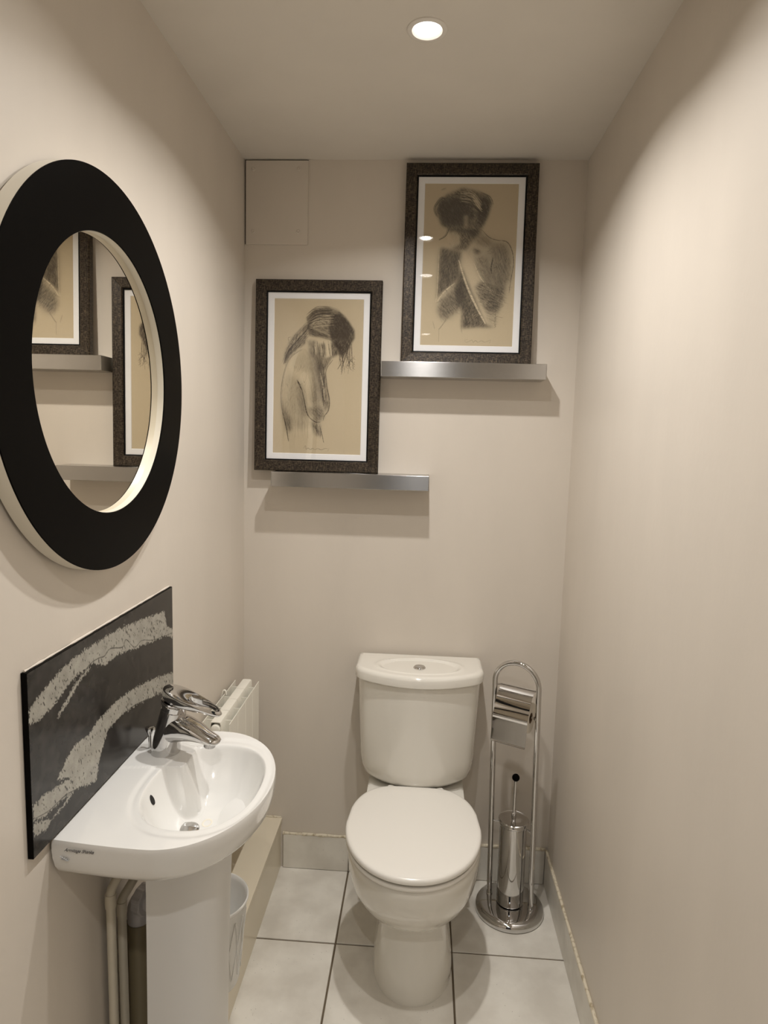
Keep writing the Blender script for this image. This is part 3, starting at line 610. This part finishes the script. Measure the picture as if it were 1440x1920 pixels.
sp = [((TX + .004, TY, tz + .050), (1, 0, .0), .0225, .0300), ((TX + .028, TY, tz + .057), (1, 0, -.05), .0248, .0275), ((TX + .048, TY, tz + .0575), (1, 0, -.12), .0238, .0215), ((TX + .070, TY, tz + .0555), (1, 0, -.18), .0215, .0150), ((TX + .090, TY, tz + .050), (1, 0, -.22), .0175, .0095), ((TX + .106, TY, tz + .0462), (1, 0, -.22), .0158, .0072), ((TX + .114, TY, tz + .0445), (1, 0, -.2), .0110, .0045), ((TX + .1165, TY, tz + .0440), (1, 0, -.2), .004, .0015)]
loft(b, [sect(*q) for q in sp]); obj('spout', b, M_chrome, t, smooth=True, angle=60)
obj('aerator', lathe([(0.0105, 0), (0.0105, 0.010), (0.0098, 0.011), (0.0085, 0.0112)], (TX + .098, TY, tz + .044), (-.12, 0, -1), n=28), M_steel, t, smooth=True)
TA = (0.22, 0, 1)
obj('cartridge_collar', lathe([(.0215, 0), (.0215, .014), (.0235, .0150), (.0242, .0170), (.0232, .0180), (.0242, .0195), (.0248, .0215), (.0238, .0228)], (TX + .0185, TY, tz + .088), TA, n=40), M_chrome, t, smooth=True)
# lever: domed cap plus a loop
cx0 = Vector((TX + .0240, TY, tz + .1160)); ax_ = Vector((-.34, 0, 1)).normalized(); fw = Vector((1, 0, .34)).normalized(); dn = Vector((1, 0, -.235)).normalized()
b = bmesh.new()
def lev(s_): return cx0 + Vector((1, 0, -.28)).normalized() * s_ + Vector((0, 0, .0125))
NT = 48
def contour(k):                                   # outer contour of the lever seen from above
    pts_ = []
    L_, w0, w1 = .102, .0270, .0170
    for i in range(NT):
        a = 2 * math.pi * i / NT; ca, sa = math.cos(a), math.sin(a)
        s_ = (L_ / 2 - .012) + (L_ / 2 + .012) * ca; f_ = (s_ + .024) / (L_ + .024); w_ = w0 + (w1 - w0) * sm(f_ * 1.1)
        pts_.append((s_, w_ * math.copysign(abs(sa) ** .85, sa) * (1.0)))
    return pts_
def hole():
    return [(.062 + .031 * math.cos(2 * math.pi * i / NT), (.0115) * math.copysign(abs(math.sin(2 * math.pi * i / NT)) ** .9, math.sin(2 * math.pi * i / NT))) for i in range(NT)]
O_, I_ = contour(0), hole()
def at_(p_, h_, sc=1.0, ctr=(.02, 0)):
    s_ = ctr[0] + (p_[0] - ctr[0]) * sc; y_ = p_[1] * sc; return lev(s_) + Vector((0, y_, 0)) + Vector((.24, 0, 1)).normalized() * h_
def th(p_): return -.016 + .009 * sm((p_[0] - .01) / .06)
loft(b, [[at_(p_, .0015) for p_ in I_], [at_((p_[0] * .55 + o_[0] * .45, p_[1] * .55 + o_[1] * .45), .0035) for p_, o_ in zip(I_, O_)], [at_(o_, .0010, .97) for o_ in O_], [at_(o_, -.0015, 1.0) for o_ in O_], [at_(o_, th(o_) * .6, .99) for o_ in O_], [at_(o_, th(o_), .95) for o_ in O_], [at_((p_[0] * .9 + o_[0] * .1, p_[1] * .9 + o_[1] * .1), th(o_)) for p_, o_ in zip(I_, O_)], [at_(p_, th(o_) * .6) for p_, o_ in zip(I_, O_)], [at_(p_, .0015) for p_ in I_]], False, False)
bmesh.ops.remove_doubles(b, verts=b.verts, dist=1e-6)
obj('lever', b, M_chrome, t, smooth=True, angle=70)
t.rotation_euler = (0, 0, -0.30); t.scale = (1.11, 1.11, 1.07)
b = tube([(TX - .034, TY - .002, tz + .0), (TX - .034, TY - .002, tz + .038)], .0028, n=12, smooth=False)
lathe([(.003, .030), (.0065, .038), (.0085, .043), (.0078, .0455), (.003, .0465)], (TX - .034, TY - .002, tz), n=20, bm=b); obj('pop_up_knob', b, M_chrome, t, smooth=True)
# ------------------------------------------------------------ pipework behind the pedestal
PA = [(XL + .022, 1.106, 0.0), (XL + .022, 1.105, .30), (XL + .022, 1.102, .622)]
b = tube(PA, .0085, n=18, smooth=False); tube([(XL + .022, 1.102, .62), (XL + .024, 1.103, .64), (XL + .036, 1.120, .665), (XL + .060, 1.158, .700)], .0085, n=18, bm=b)
for z_ in (.603, .06): lathe([(.0098, 0), (.0104, .006), (.0104, .022), (.0098, .028)], (XL + .022, 1.102 + (.003 if z_ < .3 else 0), z_), n=18, bm=b)
tag(obj('water_pipe', b, M_pipe, smooth=True), 'cream painted water pipe under the basin, left of the pair', 'pipe', 'pair of water pipes under the basin')
b = tube([(XL + .022, 1.150, 0.0), (XL + .022, 1.149, .3), (XL + .022, 1.145, .575)], .0085, n=18, smooth=False); tube([(XL + .022, 1.145, .573), (XL + .024, 1.147, .59), (XL + .036, 1.162, .612), (XL + .078, 1.219, .698)], .0085, n=18, bm=b)
for z_ in (.555, .10): lathe([(.0098, 0), (.0104, .006), (.0104, .022), (.0098, .028)], (XL + .022, 1.145 + (.005 if z_ < .3 else 0), z_), n=18, bm=b)
tag(obj('water_pipe', b, M_pipe, smooth=True), 'cream painted water pipe beside the pedestal, right of the pair', 'pipe', 'pair of water pipes under the basin')
b = tube([(XL + .028, 1.209, 0.0), (XL + .028, 1.207, .495)], .0245, n=28, smooth=False)
tag(obj('waste_pipe', b, M_soil, smooth=True), 'thick vertical waste pipe, shade painted into its olive brown, between the water pipes and the pedestal', 'pipe')
t = thing('waste_trap', 'greyish white plastic waste trap fitting behind the pedestal', 'trap', (-0.47, 1.16, 0.6))
obj('elbow', tube([(XL + .028, 1.207, .495), (XL + .029, 1.206, .525), (XL + .045, 1.201, .548), (XL + .075, 1.187, .553), (-.455, 1.165, .553)], .0225, n=28), M_plastic, t, smooth=True)
NA = Vector((.06, -.022, 0)).normalized(); b = bmesh.new(); NP = 40; base = Vector((-0.546, 1.199, .552))
u_ = NA.orthogonal().normalized(); v_ = NA.cross(u_)
rg = lambda h_, amp, r0: [base + NA * h_ + u_ * ((r0 + amp * (i % 4 < 2)) * math.cos(2 * math.pi * i / NP)) + v_ * ((r0 + amp * (i % 4 < 2)) * math.sin(2 * math.pi * i / NP)) for i in range(NP)]
loft(b, [rg(0, 0, .028), rg(.002, .0022, .029), rg(.020, .0022, .029), rg(.022, 0, .028)]); obj('ribbed_nut', b, M_plastic, t)
b = lathe([(.019, 0), (.0215, .003), (.0215, .105), (.024, .108), (.024, .125), (.017, .128), (.017, .185)], (-0.432, 1.152, .465), n=32); obj('bottle', b, M_plastic, t, smooth=True)
b = lathe([(.023, 0), (.026, .003), (.026, .018), (.022, .022)], (-0.432, 1.152, .455), n=16); obj('cap', b, M_plastic, t)
# ------------------------------------------------------------ pipe boxing along the left wall
t = thing('pipe_boxing', 'low cream painted pipe boxing running along the foot of the left wall', 'boxing', (-0.51, 1.7, 0))
BX = -0.4475; BY0 = 1.30
obj('front_board', bx(BX - .018, BX - .004, BY0, D - 0.0002, 0.0, 0.1655), M_boxing, t)
obj('top_board', bx(XL + .0002, BX, BY0, D - 0.0002, 0.166, 0.181, bev=.0015), M_boxing, t)
obj('end_board', bx(XL + .0002, BX - .0185, BY0, BY0 + .014, 0.0, 0.1655), M_boxing, t)
pts = [(XL + .003 + (BX - XL - .006) * k / 20, D - .002, .182) for k in range(21)]
obj('sealant', tube(pts, lambda q: 0.0035 + random.uniform(-.001, .001), n=8, smooth=False), M_seal, t, smooth=True)
# ------------------------------------------------------------ radiator: four aluminium sections
RY0, RP, RZ0, RZ1, RXB, RXF = 1.644, 0.0785, 0.345, 0.722, -0.5735, -0.4965
t = thing('radiator', 'slim cream aluminium radiator of four sections on the left wall behind the basin', 'radiator', (-0.535, RY0, RZ0))
xm = (RXB + RXF) / 2; me0 = None
for k in range(4):
    b = bmesh.new(); ya, yb = 0.0012, RP - 0.0012
    box(b, RXF - .0022, RXF, ya, yb, RZ0, RZ1 - .004, bev=.0008, seg=1); box(b, RXB, RXB + .0022, ya, yb, RZ0, RZ1 - .004, bev=.0008, seg=1)
    ym = (ya + yb) / 2
    box(b, RXB + .002, RXF - .002, ym - .0012, ym + .0012, RZ0 + .005, RZ1 - .010)
    box(b, xm - .014, xm + .014, ya, yb, RZ0 + .022, RZ0 + .050, bev=.005)       # lower waterway
    # upper waterway, an open arch-topped channel
    prof = [(xm - .0155, RZ1 - .055), (xm - .0155, RZ1 - .006), (xm - .0130, RZ1 - .0005), (xm - .008, RZ1 + .0005), (xm + .008, RZ1 + .0005), (xm + .0130, RZ1 - .0005), (xm + .0155, RZ1 - .006), (xm + .0155, RZ1 - .055)]
    pin = [(xm + (x_ - xm) * .86, z_ - .0022) for x_, z_ in prof]
    sec = prof + pin[::-1]; loft(b, [[(x_, ya - .0006, z_) for x_, z_ in sec], [(x_, yb + .0006, z_) for x_, z_ in sec]])
    tube([(xm, ym, RZ0 + .03), (xm, ym, RZ1 - .03)], .012, n=16, smooth=False, bm=b)
    o = obj('section', b, M_rad, t, smooth=True, angle=35)
    o.matrix_parent_inverse = Matrix.Translation((-t.location.x, -t.location.y + RY0 + RP * k, -t.location.z))
obj('end_plug', lathe([(.0135, 0), (.0135, -.004), (.0120, -.010), (.006, -.0125)], (xm, RY0 + .006, RZ1 - .020), (0, 1, 0), n=28, caps=(True, True)), M_rad, t, smooth=True)
obj('waterway', tube([(xm, RY0 + .006, RZ1 - .020), (xm, RY0 + RP * 4 - .006, RZ1 - .020)], .0125, n=20, smooth=False), M_rad, t, smooth=True)
b = tube([(xm + .004, RY0 + RP * 4 + .0, RZ0 + .035), (xm + .004, RY0 + RP * 4 + .035, RZ0 + .035)], .010, n=16, smooth=False)
tube([(xm + .004, RY0 + RP * 4 + .035, .1815), (xm + .004, RY0 + RP * 4 + .035, RZ0 + .060)], .009, n=16, smooth=False, bm=b); ball((xm + .004, RY0 + RP * 4 + .035, RZ0 + .035), .016, b)
obj('valve', b, M_pipe, t, smooth=True)
obj('wall_hook', tube([(XL, RY0 + .20, RZ1 - .018), (XL + .006, RY0 + .20, RZ1 + .004), (XL + .013, RY0 + .20, RZ1 + .006), (XL + .016, RY0 + .20, RZ1 - .006)], .0028, n=10), M_rad, t, smooth=True)
# ------------------------------------------------------------ bin on the boxing
BC = (-0.4735, 1.412); zb = 0.1815
t = thing('waste_bin', 'small round white plastic bin standing on the boxing beside the pedestal', 'bin', (BC[0], BC[1], zb))
b = lathe([(.062, 0), (.066, .002), (.068, .01), (.085, .205), (.0875, .208), (.0895, .212), (.0895, .2165), (.0875, .2185), (.0855, .2165), (.083, .205), (.066, .012), (.06, .006)], (BC[0], BC[1], zb), n=72)
obj('bin_body', b, M_bin, t, smooth=True, angle=50)
b = bmesh.new()
for k in range(18):                                     # raised diagonal leaf-like ribs round the wall
    for s_ in (1, -1):
        pts = []
        for j in range(9):
            q = j / 8; a = 2 * math.pi * k / 18 + s_ * (q - .5) * .33; zz = .03 + .155 * q; rr = .0686 + (.085 - .068) * (zz - .01) / .195
            pts.append((BC[0] + rr * math.cos(a), BC[1] + rr * math.sin(a), zb + zz))
        tube(pts, .0011, n=6, smooth=False, bm=b)
obj('relief_pattern', b, M_bin, t, smooth=True)
# ------------------------------------------------------------ toilet
X0 = 0.006
def egg(z, hw, yf, ym, yb, wb, cx=X0, n=72, e_=1.0, eb=.55):
    R_ = []
    for i in range(n):
        a = 2 * math.pi * i / n; s_, c_ = math.sin(a), math.cos(a)
        if c_ >= 0:      # front
            R_.append((cx + hw * math.copysign(abs(s_) ** (.96), s_), ym - (ym - yf) * abs(c_) ** e_, z))
        else:
            k = abs(c_) ** 1.0; yy = ym + (yb - ym) * abs(c_) ** eb; f_ = (yy - ym) / (yb - ym)
            xx = math.copysign(abs(s_) ** .45, s_) * (hw + (wb - hw) * f_ ** 2.0)
            R_.append((cx + xx, yy, z))
    return R_
t = thing('toilet', 'white close-coupled toilet with its lid down against the back wall', 'toilet', (X0, 1.8, 0))
b = bmesh.new()
loft(b, [egg(0, .113, 1.566, 1.72, 2.00, .105, X0 + .006), egg(.012, .113, 1.566, 1.72, 2.00, .105, X0 + .006), egg(.05, .110, 1.570, 1.72, 2.00, .103, X0 + .006), egg(.10, .102, 1.580, 1.71, 1.99, .10, X0 + .006), egg(.145, .094, 1.593, 1.705, 1.98, .098, X0 + .005), egg(.176, .090, 1.600, 1.70, 1.97, .095, X0 + .004), egg(.192, .0895, 1.601, 1.70, 1.97, .095, X0 + .004),
         egg(.200, .099, 1.592, 1.70, 1.965, .105), egg(.213, .119, 1.570, 1.70, 1.96, .11), egg(.235, .140, 1.543, 1.70, 1.95, .12), egg(.265, .158, 1.514, 1.70, 1.94, .125), egg(.30, .172, 1.489, 1.70, 1.93, .13), egg(.34, .180, 1.474, 1.70, 1.92, .135), egg(.375, .183, 1.468, 1.70, 1.92, .14), egg(.392, .1835, 1.467, 1.70, 1.92, .14), egg(.399, .181, 1.471, 1.70, 1.915, .138)])
def plate(z, w_, yf): return [(X0 + sx * w_, yy, z) for sx, yy in ((-1, yf), (1, yf), (1, 2.085), (-1, 2.085))]
bt = bmesh.new(); loft(bt, [plate(.20, .10, 1.9), plate(.33, .125, 1.88), plate(.39, .148, 1.86), plate(.408, .150, 1.86)])
bmesh.ops.bevel(bt, geom=list(bt.edges), offset=.006, segments=2, affect='EDGES'); join(b, bt)
obj('pan', b, M_pan, t, smooth=True, angle=45)
def lidring(z, f, dy=0.0): return egg(z, .186 * f + 0, 1.463 + (1 - f) * .19 + dy, 1.69, 1.892 - (1 - f) * .19, .140 * f, X0 - .003, e_=1.0, eb=.42)
b = bmesh.new(); loft(b, [lidring(.4005, .90), lidring(.4005, .975), lidring(.404, .99), lidring(.409, .990), lidring(.4125, .978), lidring(.4128, .90)]); obj('seat', b, M_seat, t, smooth=True, angle=45)
b = bmesh.new(); loft(b, [lidring(.4195, .90), lidring(.4195, .985), lidring(.4215, .998), lidring(.427, 1.0), lidring(.432, .992), lidring(.4350, .975), lidring(.4362, .94), lidring(.4366, .8), lidring(.4368, .5), lidring(.4368, .2)]); obj('toilet_lid', b, M_seat, t, smooth=True, angle=45)
for sx in (-.075, .075): obj('hinge', lathe([(.012, -.0), (.013, .004), (.013, .016), (.010, .019)], (X0 + sx, 1.895, .4085), n=24), M_seat, t, smooth=True)
def dsec(z, w_, yf, ys, n=40, yb=2.078, cx=X0, rc=.022):      # flat back, bowed front
    R_ = [(cx - w_, yb, z)]
    for i in range(n + 1):
        q = -1 + 2 * i / n; xx = w_ * q
        s_ = abs(q) ** 2.0; corner = max(0, (abs(q) - .86) / .14); yy = yf + (ys - yf) * s_ + rc * (1 - math.sqrt(max(0, 1 - corner ** 2)))
        R_.append((cx + xx, yy, z))
    R_.append((cx + w_, yb, z)); 
    R_ = R_[:1] + [(cx - w_, yb + (R_[1][1] - yb) * k / 6, z) for k in range(1, 6)] + R_[1:-1] + [(cx + w_, R_[-2][1] + (yb - R_[-2][1]) * k / 6, z) for k in range(1, 6)] + R_[-1:]
    for k in range(1, 30): R_.append((cx + w_ - 2 * w_ * k / 30, yb, z))
    return R_
b = bmesh.new()
loft(b, [dsec(.418, .110, 1.925, 1.975), dsec(.421, .135, 1.905, 1.968), dsec(.428, .152, 1.892, 1.960), dsec(.442, .166, 1.884, 1.953), dsec(.467, .1745, 1.880, 1.950), dsec(.50, .178, 1.878, 1.948), dsec(.60, .182, 1.876, 1.946), dsec(.70, .186, 1.875, 1.945), dsec(.752, .188, 1.874, 1.944)])
obj('cistern', b, M_pan, t, smooth=True, angle=50)
# lid with a shallow oval dish
b = bmesh.new(); LZ = .787
rings = [dsec(.7525, .187, 1.876, 1.946), dsec(.7525, .195, 1.868, 1.938), dsec(.755, .198, 1.864, 1.935), dsec(.775, .1985, 1.864, 1.935), dsec(.782, .196, 1.867, 1.937), dsec(.7858, .191, 1.872, 1.940, yb=2.074), dsec(LZ, .185, 1.878, 1.945, yb=2.070)]
base_ = dsec(LZ, .185, 1.878, 1.945, yb=2.070); cxx, cyy = X0, 1.966
def dish(x_, y_):
    s_ = math.hypot((x_ - X0) / .122, (y_ - 1.968) / .062); return LZ - .0032 * sm((1.04 - s_) / .10) + .0022 * math.exp(-((s_ - 1.09) / .06) ** 2)
for i in range(1, 70):
    f_ = 1 - i / 70; rings.append([(cxx + (p_[0] - cxx) * f_, cyy + (p_[1] - cyy) * f_, dish(cxx + (p_[0] - cxx) * f_, cyy + (p_[1] - cyy) * f_)) for p_ in base_])
loft(b, rings); cl = obj('cistern_lid', b, M_pan, t, smooth=True, angle=50)
b = lathe([(.019, -.002), (.019, .002), (.0165, .0045), (.0155, .0042), (.0150, .0060), (.008, .0082), (0.001, .0088)], (X0, 1.962, LZ - .003), n=40); obj('flush_button', b, M_chrome, cl, smooth=True)
# ------------------------------------------------------------ chrome toilet roll and brush stand
SC = Vector((.318, 1.957)); R0 = .108
dx = Vector((.1210, -.063)).normalized(); HW = .0690      # direction from left post to right post
LP, RP_ = SC - dx * HW, SC + dx * HW
ny = Vector((dx.y, -dx.x))                                # towards the camera
t = thing('toilet_roll_stand', 'free-standing chrome toilet roll and brush stand in the right back corner', 'stand', (SC.x, SC.y, 0))
obj('base', lathe([(R0 - .003, 0), (R0, .003), (R0, .012), (R0 - .004, .020), (R0 - .012, .0245), (R0 - .02, .0262), (.06, .0272), (.002, .0275)], (SC.x, SC.y, 0.0005), n=80), M_chrome, t, smooth=True, angle=50)
TOP = .824; pts = [Vector((LP.x, LP.y, .026)), Vector((LP.x, LP.y, TOP - HW))]
for k in range(1, 24): a = math.pi * k / 24; q = SC - dx * (HW * math.cos(a)); pts.append(Vector((q.x, q.y, TOP - HW + HW * math.sin(a))))
pts += [Vector((RP_.x, RP_.y, TOP - HW)), Vector((RP_.x, RP_.y, .026))]
def SHR(p_): return Vector((p_.x - .022 * (p_.z - .026), p_.y - .03 * (p_.z - .026), p_.z))
b = tube([SHR(p_) for p_ in pts], .0082, n=24, smooth=False, up=(ny.x, ny.y, 0))
for P_ in (LP, RP_): lathe([(.0098, 0), (.0098, .004), (.0086, .006)], (P_.x, P_.y, .026), n=24, bm=b)
obj('post_arch', b, M_chrome, t, smooth=True)
def SP(s_, f_, z_): q = SC + dx * s_ + ny * f_; return SHR(Vector((q.x, q.y, z_)))
# roll cover: bent sheet between the posts
prof = [(-.030, .737), (-.020, .7385), (-.006, .737), (.010, .729), (.024, .716), (.034, .700), (.042, .684), (.050, .672), (.0525, .666), (.0525, .655), (.0600, .620), (.0655, .594), (.0700, .590)]
b = bmesh.new(); wv = .054
ps = smooth_path([(f_, z_, 0) for f_, z_ in prof], 4)
loft(b, [[SP(-wv, p_.x, p_.y), SP(wv, p_.x, p_.y), SP(wv, p_.x - .0012, p_.y - .0010), SP(-wv, p_.x - .0012, p_.y - .0010)] for p_ in ps])
obj('roll_cover', b, M_chrome, t, smooth=True, angle=30)
b = tube([SP(-HW, 0, .742), SP(-.056, -.022, .739), SP(.056, -.022, .739), SP(HW, 0, .742)], .0028, n=12, smooth=False); obj('cover_hinge_rod', b, M_chrome, t, smooth=True)
b = tube([SP(-HW, 0, .662), SP(HW - .004, 0, .662)], .0045, n=14, smooth=False); ball(SP(HW - .004, 0, .662), .008, b)
obj('roll_bar', b, M_chrome, t, smooth=True)
for sg in (-1, 1): q_ = SC + dx * (.045 * sg); obj('bracket', tube([SP(HW * sg, 0, .287), (q_.x, q_.y, .287)], .0035, n=12, smooth=False), M_chrome, t, smooth=True)
tr = thing('toilet_roll', 'nearly hidden toilet paper roll hanging under the chrome cover', 'toilet roll', tuple(SP(0, 0, .630)))
ar = Vector((dx.x, dx.y, 0)); cc = SP(-.048, 0, .660)
b = lathe([(.0165, 0), (.046, 0), (.046, .096), (.0165, .096), (.0165, 0)], cc, ar, n=48, caps=(False, False)); obj('paper', b, M_paper, tr, smooth=True)
b = lathe([(.0165, .0005), (.0165, .0955), (.0155, .0955), (.0155, .0005), (.0165, .0005)], cc, ar, n=32, caps=(False, False)); obj('core', b, M_card, tr, smooth=True)
tb = thing('toilet_brush', 'chrome toilet brush canister with a black-tipped handle standing in the stand', 'toilet brush', (SC.x, SC.y, .03))
obj('canister', lathe([(.040, 0), (.0420, .002), (.0425, .006), (.0425, .262), (.0445, .263), (.0455, .266), (.0455, .272), (.0440, .274)], (SC.x, SC.y, .0300), n=64), M_chrome, tb, smooth=True, angle=50)
obj('lid', lathe([(.046, 0), (.0475, .001), (.0475, .004), (.045, .0058), (.043, .0046), (.020, .0058), (.006, .0078), (.0055, .012)], (SC.x, SC.y, .3045), n=56), M_chrome, tb, smooth=True, angle=50)
b = tube([(SC.x, SC.y, .31), (SC.x + .000, SC.y - .0, .438)], .0052, n=16, smooth=False); lathe([(.0075, 0), (.0075, .016), (.0055, .018)], (SC.x, SC.y, .3125), n=18, bm=b); obj('handle', b, M_chrome, tb, smooth=True)
obj('knob', ball((SC.x, SC.y, .446), .0118, n=24), M_black, tb, smooth=True)
